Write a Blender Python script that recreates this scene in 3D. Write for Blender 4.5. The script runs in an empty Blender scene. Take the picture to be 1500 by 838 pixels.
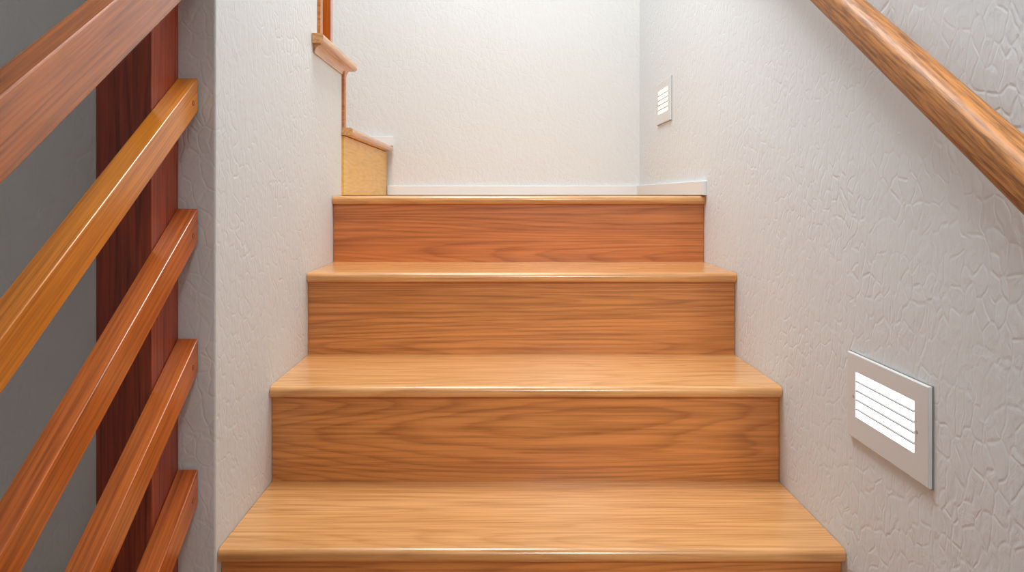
import bpy, bmesh, math
from mathutils import Vector, Matrix

CZ = 1.441          # camera height above lower floor
F = 1100.0
XL, XR = -0.431, 0.529
scene = bpy.context.scene
scene.view_settings.view_transform = 'Standard'
scene.view_settings.look = 'None'

# ------------------------------------------------------------ materials
def lin(c):
    return tuple(((v/255)/12.92 if v/255 <= 0.04045 else ((v/255+0.055)/1.055)**2.4) for v in c) + (1,)

def new_mat(name):
    m = bpy.data.materials.new(name); m.use_nodes = True
    nt = m.node_tree; nt.nodes.clear()
    out = nt.nodes.new('ShaderNodeOutputMaterial')
    b = nt.nodes.new('ShaderNodeBsdfPrincipled')
    nt.links.new(b.outputs[0], out.inputs[0])
    return m, nt, b

def ramp(nt, stops, interp='LINEAR'):
    r = nt.nodes.new('ShaderNodeValToRGB')
    r.color_ramp.interpolation = interp
    e = r.color_ramp.elements
    while len(e) < len(stops): e.new(0.5)
    for i, (p, c) in enumerate(stops):
        e[i].position = p; e[i].color = c
    return r

def g(v): return (v, v, v, 1)

def wood(name, light, mid, dark, rough=0.33, sx=1.3, sy=10.0, bands=9.0, pore=0.5, coat=0.25, band_amt=0.75, seed=0.0, pf=170, wob=0.6):
    m, nt, b = new_mat(name)
    L = nt.links.new; N = nt.nodes.new
    tc = N('ShaderNodeTexCoord'); oi = N('ShaderNodeObjectInfo')
    mul = N('ShaderNodeVectorMath'); mul.operation = 'SCALE'
    mul.inputs[0].default_value = (7.3, 13.7, 17.1)
    L(oi.outputs['Random'], mul.inputs['Scale'])
    add = N('ShaderNodeVectorMath'); add.operation = 'ADD'
    L(tc.outputs['Object'], add.inputs[0]); L(mul.outputs[0], add.inputs[1])
    def mapped(s):
        mp = N('ShaderNodeMapping'); mp.inputs['Scale'].default_value = s
        mp.inputs['Location'].default_value = (seed, seed, seed)
        L(add.outputs[0], mp.inputs['Vector']); return mp
    def noise(mp, detail, rough_, dist=0.0):
        n = N('ShaderNodeTexNoise'); n.inputs['Scale'].default_value = 1.0
        n.inputs['Detail'].default_value = detail; n.inputs['Roughness'].default_value = rough_
        n.inputs['Distortion'].default_value = dist
        L(mp.outputs[0], n.inputs['Vector']); return n
    n1 = noise(mapped((sx, sy, sy)), 0.6, 0.4, 0.1)
    n1b = noise(mapped((sx*12, sy*8, sy*8)), 2, 0.5)
    # contour lines of stretched noise = cathedral grain
    s1 = N('ShaderNodeMath'); s1.operation = 'MULTIPLY_ADD'
    L(n1.outputs['Fac'], s1.inputs[0]); s1.inputs[1].default_value = bands*2
    s2 = N('ShaderNodeMath'); s2.operation = 'MULTIPLY'; s2.inputs[1].default_value = wob
    L(n1b.outputs['Fac'], s2.inputs[0]); L(s2.outputs[0], s1.inputs[2])
    fr = N('ShaderNodeMath'); fr.operation = 'FRACT'; L(s1.outputs[0], fr.inputs[0])
    rb = ramp(nt, [(0.0, g(0.0)), (0.12, g(0.85)), (0.5, g(1)), (0.78, g(0.6)), (1.0, g(0.0))])
    L(fr.outputs[0], rb.inputs[0])
    n2 = noise(mapped((sx*8, pf, pf)), 3, 0.65)
    rp = ramp(nt, [(0.36, g(0)), (0.6, g(1))]); L(n2.outputs['Fac'], rp.inputs[0])
    n3 = noise(mapped((0.7, 6, 6)), 2, 0.5)
    rt = ramp(nt, [(0.3, g(0)), (0.7, g(1))]); L(n3.outputs['Fac'], rt.inputs[0])
    mx = N('ShaderNodeMix'); mx.data_type = 'RGBA'
    L(rt.outputs[0], mx.inputs[0]); mx.inputs[6].default_value = lin(mid); mx.inputs[7].default_value = lin(light)
    inv = N('ShaderNodeMath'); inv.operation = 'SUBTRACT'; inv.inputs[0].default_value = 1.0
    L(rb.outputs[0], inv.inputs[1])
    brk = N('ShaderNodeMath'); brk.operation = 'MULTIPLY_ADD'; L(rp.outputs[0], brk.inputs[0]); brk.inputs[1].default_value = -0.35; brk.inputs[2].default_value = 1.0
    sc0 = N('ShaderNodeMath'); sc0.operation = 'MULTIPLY'; L(inv.outputs[0], sc0.inputs[0]); L(brk.outputs[0], sc0.inputs[1])
    sc = N('ShaderNodeMath'); sc.operation = 'MULTIPLY'; L(sc0.outputs[0], sc.inputs[0]); sc.inputs[1].default_value = band_amt
    mb = N('ShaderNodeMix'); mb.data_type = 'RGBA'
    L(sc.outputs[0], mb.inputs[0]); L(mx.outputs[2], mb.inputs[6]); mb.inputs[7].default_value = lin(dark)
    ip = N('ShaderNodeMath'); ip.operation = 'SUBTRACT'; ip.inputs[0].default_value = 1.0; L(rp.outputs[0], ip.inputs[1])
    sp = N('ShaderNodeMath'); sp.operation = 'MULTIPLY'; L(ip.outputs[0], sp.inputs[0]); sp.inputs[1].default_value = pore
    mp2 = N('ShaderNodeMix'); mp2.data_type = 'RGBA'
    L(sp.outputs[0], mp2.inputs[0]); L(mb.outputs[2], mp2.inputs[6]); mp2.inputs[7].default_value = lin(tuple(v*0.9 for v in dark))
    L(mp2.outputs[2], b.inputs['Base Color'])
    b.inputs['Roughness'].default_value = rough
    b.inputs['Coat Weight'].default_value = coat
    b.inputs['Coat Roughness'].default_value = 0.2
    return m

def plaster(name, col, strength=0.40):
    m, nt, b = new_mat(name)
    L = nt.links.new; N = nt.nodes.new
    geo = N('ShaderNodeNewGeometry')
    nz = N('ShaderNodeTexNoise'); nz.inputs['Scale'].default_value = 18; nz.inputs['Detail'].default_value = 2
    L(geo.outputs['Position'], nz.inputs['Vector'])
    sb = N('ShaderNodeVectorMath'); sb.operation = 'SUBTRACT'; L(nz.outputs['Color'], sb.inputs[0]); sb.inputs[1].default_value = (.5, .5, .5)
    sc = N('ShaderNodeVectorMath'); sc.operation = 'SCALE'; sc.inputs['Scale'].default_value = 0.03; L(sb.outputs[0], sc.inputs[0])
    ad = N('ShaderNodeVectorMath'); ad.operation = 'ADD'; L(geo.outputs['Position'], ad.inputs[0]); L(sc.outputs[0], ad.inputs[1])
    mp = N('ShaderNodeMapping'); mp.inputs['Scale'].default_value = (50, 50, 30); L(ad.outputs[0], mp.inputs['Vector'])
    vo = N('ShaderNodeTexVoronoi'); vo.feature = 'DISTANCE_TO_EDGE'; vo.inputs['Scale'].default_value = 1.0
    L(mp.outputs[0], vo.inputs['Vector'])
    r1 = ramp(nt, [(0.0, g(0)), (0.12, g(1))], 'EASE'); L(vo.outputs['Distance'], r1.inputs[0])
    n2 = N('ShaderNodeTexNoise'); n2.inputs['Scale'].default_value = 6; n2.inputs['Detail'].default_value = 4
    L(geo.outputs['Position'], n2.inputs['Vector'])
    r2 = ramp(nt, [(0.32, g(0.15)), (0.7, g(0.8))]); L(n2.outputs['Fac'], r2.inputs[0])
    ml = N('ShaderNodeMath'); ml.operation = 'MULTIPLY'; L(r1.outputs[0], ml.inputs[0]); L(r2.outputs[0], ml.inputs[1])
    n3 = N('ShaderNodeTexNoise'); n3.inputs['Scale'].default_value = 1.3; n3.inputs['Detail'].default_value = 4; n3.inputs['Distortion'].default_value = 0.6
    L(mp.outputs[0], n3.inputs['Vector'])
    m3 = N('ShaderNodeMath'); m3.operation = 'MULTIPLY_ADD'; L(n3.outputs['Fac'], m3.inputs[0]); m3.inputs[1].default_value = 1.9; L(ml.outputs[0], m3.inputs[2])
    bp = N('ShaderNodeBump'); bp.inputs['Strength'].default_value = strength; bp.inputs['Distance'].default_value = 0.0016
    L(m3.outputs[0], bp.inputs['Height']); L(bp.outputs[0], b.inputs['Normal'])
    b.inputs['Base Color'].default_value = lin(col)
    b.inputs['Roughness'].default_value = 0.6
    return m

def simple(name, col, rough=0.5, metal=0.0, emit=None, es=0.0):
    m, nt, b = new_mat(name)
    n = nt.nodes.new('ShaderNodeTexNoise'); n.inputs['Scale'].default_value = 90
    mx = nt.nodes.new('ShaderNodeMix'); mx.data_type = 'RGBA'
    mx.inputs[6].default_value = lin(col); mx.inputs[7].default_value = lin(tuple(v*0.96 for v in col))
    nt.links.new(n.outputs['Fac'], mx.inputs[0]); nt.links.new(mx.outputs[2], b.inputs['Base Color'])
    b.inputs['Roughness'].default_value = rough; b.inputs['Metallic'].default_value = metal
    if emit:
        b.inputs['Emission Color'].default_value = emit; b.inputs['Emission Strength'].default_value = es
    return m

M_wall = plaster('plaster_bounce_offset', (228, 235, 239), 0.45)  # same paint as other walls, tinted cooler to offset warm bounce off wood
M_wall_b = plaster('plaster_offwhite', (224, 226, 225))
M_ceil = simple('ceiling_paint', (227, 232, 235), 0.8)
M_trim = simple('trim_paint', (238, 242, 243), 0.4)
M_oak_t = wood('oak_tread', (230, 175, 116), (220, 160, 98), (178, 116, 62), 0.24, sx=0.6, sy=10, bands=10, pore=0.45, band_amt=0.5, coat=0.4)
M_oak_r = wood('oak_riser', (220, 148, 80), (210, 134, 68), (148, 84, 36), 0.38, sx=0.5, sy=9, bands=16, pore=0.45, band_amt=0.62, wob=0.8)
M_oak_top = wood('oak_riser_reddish', (220, 140, 76), (210, 126, 64), (148, 76, 34), 0.38, sx=0.5, sy=9, bands=16, pore=0.45, band_amt=0.62, wob=0.8, seed=3.3)
M_yel = wood('oak_yellow', (252, 204, 88), (248, 194, 72), (220, 158, 52), 0.4, pore=0.3, band_amt=0.4)
M_hand = wood('oak_handrail', (206, 138, 70), (194, 124, 58), (104, 58, 24), 0.5, sx=2.2, sy=90, bands=1, pore=0.75, pf=280, coat=0.0, band_amt=0.25)
M_red = wood('redwood_slat', (222, 120, 46), (202, 98, 32), (138, 56, 16), 0.30, sx=0.8, sy=45, bands=4, pore=0.45, pf=200, coat=0.5, band_amt=0.6)
M_org = wood('fir_slat_orange', (240, 156, 50), (228, 136, 36), (174, 88, 20), 0.30, sx=0.8, sy=45, bands=4, pore=0.4, pf=200, coat=0.5, band_amt=0.6)
M_rail = wood('redwood_rail', (214, 118, 44), (190, 98, 32), (120, 56, 18), 0.24, sx=0.8, sy=32, bands=4, pore=0.45, pf=200, coat=0.8, band_amt=0.6)
M_post = wood('redwood_post', (190, 84, 36), (164, 60, 24), (100, 28, 10), 0.45, sx=1.0, sy=30, bands=4, pore=0.5, pf=250)
M_floor = wood('oak_floor', (206, 146, 88), (190, 126, 70), (150, 90, 44), 0.4)
M_plate = simple('brushed_plate', (232, 235, 236), 0.45)
M_gasket = simple('plate_gasket', (150, 150, 148), 0.7)
M_screw = simple('screw_metal', (176, 176, 172), 0.5, 0.0)
M_dark = simple('dark_bracket_metal', (60, 48, 38), 0.4, 0.7)
M_lens = simple('lamp_lens', (255, 255, 255), 0.5, 0, (1.0, 0.99, 0.97, 1), 3.2)
M_lens_w = simple('lamp_lens_warm', (255, 250, 235), 0.5, 0, (1.0, 0.92, 0.74, 1), 1.1)
M_louver = simple('louver_grey', (150, 152, 152), 0.6)
M_plug = simple('wood_plug', (170, 90, 36), 0.5)

# ------------------------------------------------------------ geometry helpers
def finish(name, bm, mat, frame, parent=None, smooth=False):
    bmesh.ops.recalc_face_normals(bm, faces=bm.faces)
    me = bpy.data.meshes.new(name); bm.to_mesh(me); bm.free()
    if smooth:
        for p in me.polygons: p.use_smooth = True
        me.set_sharp_from_angle(angle=math.radians(40))
    me.materials.append(mat)
    o = bpy.data.objects.new(name, me); o.matrix_world = frame
    bpy.context.collection.objects.link(o)
    if parent is not None:
        o.parent = parent
        o.matrix_parent_inverse = Matrix.Translation(-parent.location)
    return o

def extrude(name, poly, vec, mat, parent=None, bevel=0.0, frame=None, smooth=False, seg=2):
    poly = [Vector(p) for p in poly]; vec = Vector(vec)
    c = sum(poly, Vector())/len(poly) + vec/2
    if frame is None: frame = Matrix.Identity(4)
    fr = Matrix.Translation(c) @ frame
    inv = fr.inverted()
    bm = bmesh.new()
    a = [bm.verts.new(inv @ p) for p in poly]
    b = [bm.verts.new(inv @ (p+vec)) for p in poly]
    n = len(poly)
    bm.faces.new(a); bm.faces.new(list(reversed(b)))
    for i in range(n):
        bm.faces.new([a[i], b[i], b[(i+1) % n], a[(i+1) % n]])
    if bevel > 0:
        bmesh.ops.recalc_face_normals(bm, faces=bm.faces)
        ed = [e for e in bm.edges if e.calc_face_angle(0) > math.radians(35)]
        bmesh.ops.bevel(bm, geom=ed, offset=bevel, segments=seg, affect='EDGES', profile=0.5)
    return finish(name, bm, mat, fr, parent, smooth)

def box(name, x0, x1, y0, y1, z0, z1, mat, parent=None, bevel=0.0, frame=None, smooth=False):
    """z is relative to the camera height"""
    z0 += CZ; z1 += CZ
    return extrude(name, [(x0, y0, z0), (x0, y1, z0), (x0, y1, z1), (x0, y0, z1)], (x1-x0, 0, 0), mat, parent, bevel, frame, smooth)

def bar(name, p0, p1, hw, hh, r, mat, parent=None, n=6):
    """rounded-rectangle section bar between two points"""
    p0, p1 = Vector(p0), Vector(p1)
    ax = (p1-p0).normalized()
    up = Vector((0, 0, 1)) if abs(ax.z) < 0.9 else Vector((0, 1, 0))
    y = up.cross(ax).normalized(); z = ax.cross(y)
    R = Matrix((ax, y, z)).transposed().to_4x4()
    poly = []
    for k, (sy_, sz_) in enumerate(((1, 1), (-1, 1), (-1, -1), (1, -1))):
        for i in range(n+1):
            t = math.pi/2*(k + i/n)
            poly.append(p0 + y*(sy_*(hw-r)+r*math.cos(t)) + z*(sz_*(hh-r)+r*math.sin(t)))
    return extrude(name, poly, p1-p0, mat, parent, 0, R, True)

def cyl(name, p0, p1, r, mat, parent=None, seg=24, bevel=0.0):
    p0, p1 = Vector(p0), Vector(p1)
    ax = (p1-p0).normalized()
    up = Vector((0, 0, 1)) if abs(ax.z) < 0.9 else Vector((0, 1, 0))
    y = up.cross(ax).normalized(); z = ax.cross(y)
    R = Matrix((ax, y, z)).transposed().to_4x4()
    poly = [p0 + r*(math.cos(t)*y + math.sin(t)*z) for t in [2*math.pi*i/seg for i in range(seg)]]
    return extrude(name, poly, p1-p0, mat, parent, bevel, R, True)

def structure(o):
    o["kind"] = "structure"; return o

def empty(name, loc, label, cat):
    e = bpy.data.objects.new(name, None); e.location = loc; e.empty_display_size = 0.1
    bpy.context.collection.objects.link(e)
    e["label"] = label; e["category"] = cat
    return e

ROT_Y = Matrix.Rotation(math.radians(90), 4, 'Z')     # local x -> world y
ROT_Z = Matrix.Rotation(math.radians(-90), 4, 'Y')    # local x -> world z

# ------------------------------------------------------------ room shell
DB = 2.838
TOP = 2.0
structure(box('floor', -1.7, 0.7, -1.4, 3.0, -CZ-0.1, -CZ, M_floor))
structure(box('ceiling', -1.7, 0.7, -1.4, 3.0, TOP, TOP+0.1, M_ceil))
structure(box('wall_right', XR, XR+0.12, -1.4, 3.0, -CZ, TOP, M_wall))
structure(box('wall_back', -1.7, XR, DB, DB+0.12, -CZ, TOP, M_wall_b))
structure(box('wall_front', -1.7, XR, -1.4, -1.3, -CZ, TOP, M_wall_b))
structure(box('wall_far_left', -1.8, -1.7, -1.4, 3.0, -CZ, TOP, M_wall_b))
# partition between the two flights: stepped at its far end
WN = 1.14
poly = [(XL, WN, 0), (XL, 2.05, 0), (XL, 2.05, CZ+0.345), (XL, 1.776, CZ+0.345), (XL, 1.776, CZ+TOP), (XL, WN, CZ+TOP)]
structure(extrude('wall_left', poly, (-0.12, 0, 0), M_wall_b, bevel=0.003))
structure(box('wall_left_return', -1.7, XL-0.12, WN+0.0, WN+0.12, -CZ, TOP, M_wall_b))

# baseboards
bb = 0.036
structure(box('baseboard_back', -0.424, XR, DB-0.012, DB, 0.0, bb, M_trim, bevel=0.0015))
structure(box('baseboard_right', XR-0.012, XR, 1.915, DB-0.012, 0.0, bb+0.001, M_trim, bevel=0.0015))
structure(box('baseboard_left', -1.2, -0.402, DB-0.014, DB, 0.186, 0.222, M_trim, bevel=0.0015))

# ------------------------------------------------------------ main staircase
stairs = empty('staircase', (0.05, 1.2, 0), "straight oak staircase with bullnose treads between white plaster walls", "stairs")
R = 0.2607
treads = [(1.145-3*R, -0.541-0.18*3), (1.145-2*R, -0.541-0.18*2), (1.145-R, -0.541-0.18), (1.145, -0.541), (1.402, -0.358), (1.671, -0.173), (1.927, -0.0015)]
TH = 0.022
W0, W1 = XL+0.001, XR-0.001
OV = 0.017
def nose_profile(y0, y1, zt, th, x, r=0.010, n=8):
    zt += CZ
    pts = [(x, y1, zt), (x, y1, zt-th)]
    for i in range(n+1):
        t = math.pi/2*i/n
        pts.append((x, y0+r-r*math.sin(t), zt-th+r-r*math.cos(t)))
    for i in range(n+1):
        t = math.pi/2*i/n
        pts.append((x, y0+r-r*math.cos(t), zt-r+r*math.sin(t)))
    return pts
for i, (d, z) in enumerate(treads):
    if i < len(treads)-1:
        yb = treads[i+1][0]+OV
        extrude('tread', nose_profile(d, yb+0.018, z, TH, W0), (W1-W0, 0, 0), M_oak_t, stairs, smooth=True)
    else:
        extrude('landing', nose_profile(d, DB-0.001, z, TH, W0), (W1-W0, 0, 0), M_oak_t, stairs, smooth=True)
    zb = treads[i-1][1] if i else -CZ
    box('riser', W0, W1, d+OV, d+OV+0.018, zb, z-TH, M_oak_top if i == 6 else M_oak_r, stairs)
# ------------------------------------------------------------ turning steps beyond the landing
up = empty('staircase.001', (-0.6, 2.3, CZ), "yellowish oak turning steps with return nosing beside landing", "stairs")
box('riser', -0.443, -0.425, 2.051, DB-0.015, 0.0, 0.162, M_yel, up, frame=ROT_Y)
def nose_x(name, xn, xb, y0, y1, zt, th, mat, parent, r):
    zt += CZ; pts = [(xb, y0, zt), (xb, y0, zt-th)]
    n = 6
    for i in range(n+1):
        t = math.pi/2*i/n; pts.append((xn-r+r*math.sin(t), y0, zt-th+r-r*math.cos(t)))
    for i in range(n+1):
        t = math.pi/2*i/n; pts.append((xn-r+r*math.cos(t), y0, zt-r+r*math.sin(t)))
    return extrude(name, pts, (0, y1-y0, 0), mat, parent, frame=ROT_Y, smooth=True)
nose_x('tread', -0.400, -1.5, 2.076, DB-0.015, 0.184, 0.020, M_oak_t, up, 0.008)
nose_x('nosing', -0.400, -0.4305, 2.045, 2.0755, 0.184, 0.020, M_oak_t, up, 0.008)
box('riser', -1.5, -0.424, 2.051, 2.075, 0.185, 0.345, M_oak_r, up)
nose_x('tread', -0.4305, -1.5, 1.80, 2.125, 0.372, 0.026, M_oak_t, up, 0.002)
nose_x('return_nosing', -0.404, -0.430, 1.72, 2.128, 0.372, 0.022, M_oak_t, up, 0.008)
zc = CZ+0.350
cove = [(-0.4305, 1.735, zc), (-0.413, 1.735, zc)]
for i in range(7):
    t = math.pi/2*i/6
    cove.append((-0.4305+0.003+0.0145*(1-math.sin(t)), 1.735, zc-0.003-0.018*(1-math.cos(t))))
cove.append((-0.4305, 1.735, zc-0.021))
extrude('cove_molding', cove, (0, 0.36, 0), M_oak_t, up, frame=ROT_Y, smooth=True)
box('riser', -1.5, -0.424, 1.777, 1.799, 0.372, 0.535, M_oak_r, up)
box('baluster', -0.452, -0.428, 1.90, 1.925, 0.372, 1.2, M_rail, up, 0.002, ROT_Z)

# ------------------------------------------------------------ step lights
def step_light(y0, y1, z0, z1, label, lens, lt):
    yc, zc, w, h = (y0+y1)/2, (z0+z1)/2, y1-y0, z1-z0
    e = empty('step_light', (XR, yc, CZ+zc), label, "wall light")
    oy0, oy1 = y0+0.0315*w/0.214, y1-0.026*w/0.214
    oz0, oz1 = z0+0.033, z1-0.0255
    t = 0.006
    bm = bmesh.new()
    fr = Matrix.Translation((XR, yc, CZ+zc)); inv = fr.inverted()
    def ring(x, a, b, c, d): return [bm.verts.new(inv @ Vector((x, yy, CZ+zz))) for yy, zz in ((a, c), (b, c), (b, d), (a, d))]
    x1 = XR-t
    r0 = ring(XR-0.0016, y0, y1, z0, z1); r1 = ring(x1+0.001, y0, y1, z0, z1)
    r2 = ring(x1, y0+0.001, y1-0.001, z0+0.001, z1-0.001)
    r3 = ring(x1, oy0, oy1, oz0, oz1); r4 = ring(XR-0.0016, oy0, oy1, oz0, oz1)
    for A, B in ((r0, r1), (r1, r2), (r2, r3), (r3, r4), (r4, r0)):
        for i in range(4):
            bm.faces.new([A[i], A[(i+1) % 4], B[(i+1) % 4], B[i]])
    finish('face_plate', bm, M_plate, fr, e)
    box('gasket', XR-0.0015, XR, y0-0.0012, y1+0.0012, z0-0.0012, z1+0.0012, M_gasket, e)
    box('lens', XR-0.0040, XR-0.0016, oy0+0.0005, oy1-0.0005, oz0+0.0005, oz1-0.0005, lens, e)
    n = 4; hh = (oz1-oz0)
    for i in range(n):
        zz = oz0 + hh*(i+0.85)/(n+0.85)
        poly = [(XR-0.0041, oy0+0.001, CZ+zz+lt), (XR-0.0041, oy0+0.001, CZ+zz-0.0001), (x1-0.0002, oy0+0.001, CZ+zz-lt), (x1-0.0002, oy0+0.001, CZ+zz+0.0001)]
        extrude('louver', poly, (0, oy1-oy0-0.002, 0), M_louver, e)
    for yy in (oy0-0.006, oy1+0.006):
        cyl('screw', (x1-0.0004, yy, CZ+zc-0.001), (x1+0.001, yy, CZ+zc-0.001), 0.0024, M_screw, e, 14)
    return e
step_light(0.916, 1.130, -0.3585, -0.2342, "square pale metal louvered step light glowing near oak treads", M_lens, 0.0012)
step_light(2.306, 2.507, 0.2325, 0.367, "pale metal louvered step light glowing beside the landing", M_lens_w, 0.0024)

# ------------------------------------------------------------ wall handrail
SL = 0.675
def railpt(d): return Vector((0.480, d, CZ+0.0195+SL*(d-0.6875)))
hr = empty('handrail', (0.48, 0.7, railpt(0.7).z), "golden brown oak handrail mounted on white plaster wall", "handrail")
bar('rail', railpt(0.15), railpt(1.75), 0.0200, 0.0235, 0.0165, M_hand, hr, n=9)
for d in (1.075,):
    p = railpt(d)
    cyl('bracket', (XR-0.0005, d, p.z-0.028), (XR-0.006, d, p.z-0.028), 0.010, M_dark, hr, 24, 0.002)
    cyl('bracket_arm', (XR-0.006, d, p.z-0.030), (0.478, d, p.z-0.031), 0.0045, M_dark, hr, 12)
    cyl('bracket_saddle', (0.480, d-0.012, p.z-0.0365), (0.480, d+0.012, p.z-0.0365+0.024*SL), 0.006, M_dark, hr, 12)

# ------------------------------------------------------------ timber railing
ra = empty('stair_railing', (-0.526, 1.095, 0), "reddish timber stair railing with sloping slats and square post", "railing")
box('post', -0.565, -0.487, 1.05, 1.139, -CZ, 0.36, M_post, ra, 0.0015, ROT_Z)
S = 0.688
th = math.atan(S); c, s = math.cos(th), math.sin(th)
SLF = Matrix(((0, -1, 0, 0), (c, 0, -s, 0), (s, 0, c, 0), (0, 0, 0, 1)))
def sloped(name, x0, x1, yend, ztop, hv, ystart, mat, bev=0.001):
    z1 = CZ+ztop; dz = S*(yend-ystart)
    poly = [(x0, yend, z1), (x0, yend, z1-hv), (x0, ystart, z1-hv-dz), (x0, ystart, z1-dz)]
    return extrude(name, poly, (x1-x0, 0, 0), mat, ra, bev, SLF)
for zt, mt, y0 in ((0.177, M_org, 0.12), (-0.020, M_red, 0.12), (-0.2166, M_red, 0.12), (-0.4145, M_red, 0.12)):
    sloped('slat', -0.4868, -0.456, 1.135, zt, 0.050, y0, mt)
    cyl('plug', (-0.4562, 1.117, CZ+zt-0.040), (-0.4555, 1.117, CZ+zt-0.040), 0.0042, M_plug, ra, 16)
ztop = 0.0885 + S*(1.135-0.679)
sloped('top_rail', -0.490+0.0032, -0.452, 1.135, ztop, 0.080, 0.12, M_rail, 0.002)

# ------------------------------------------------------------ lights
def area(name, loc, sx, sy, power, col, rot=(0, 0, 0), spread=180):
    l = bpy.data.lights.new(name, 'AREA'); l.shape = 'RECTANGLE'; l.size = sx; l.size_y = sy
    l.energy = power; l.color = col; l.spread = math.radians(spread)
    o = bpy.data.objects.new(name, l); o.location = loc; o.rotation_euler = rot
    bpy.context.collection.objects.link(o); return o
area('skylight_over_landing', (-0.10, 1.56, CZ+TOP-0.02), 0.6, 0.9, 38, (0.975, 0.988, 1.0))
# unseen fill light added behind the viewer to brighten the risers
src = Vector((0.38, -1.0, CZ+0.8)); tgt = Vector((0.30, 1.45, CZ-0.36))
rot = (tgt-src).to_track_quat('-Z', 'Y').to_euler()
area('riser_fill_light', src, 0.35, 0.5, 2.0, (1.0, 0.99, 0.97), rot, 42)

w = bpy.data.worlds.new('World'); scene.world = w; w.use_nodes = True
w.node_tree.nodes['Background'].inputs[0].default_value = (0.9, 0.95, 1, 1)
w.node_tree.nodes['Background'].inputs[1].default_value = 0.3

# ------------------------------------------------------------ camera
cam = bpy.data.cameras.new('Camera'); co = bpy.data.objects.new('Camera', cam)
bpy.context.collection.objects.link(co)
co.location = (0, 0, CZ); co.rotation_euler = (math.radians(90), 0, 0)
cam.sensor_fit = 'HORIZONTAL'; cam.sensor_width = 36; cam.lens = F/1500*36
cam.shift_x = (750-732)/1500; cam.shift_y = -(419-286)/1500
cam.clip_start = 0.02
scene.camera = co
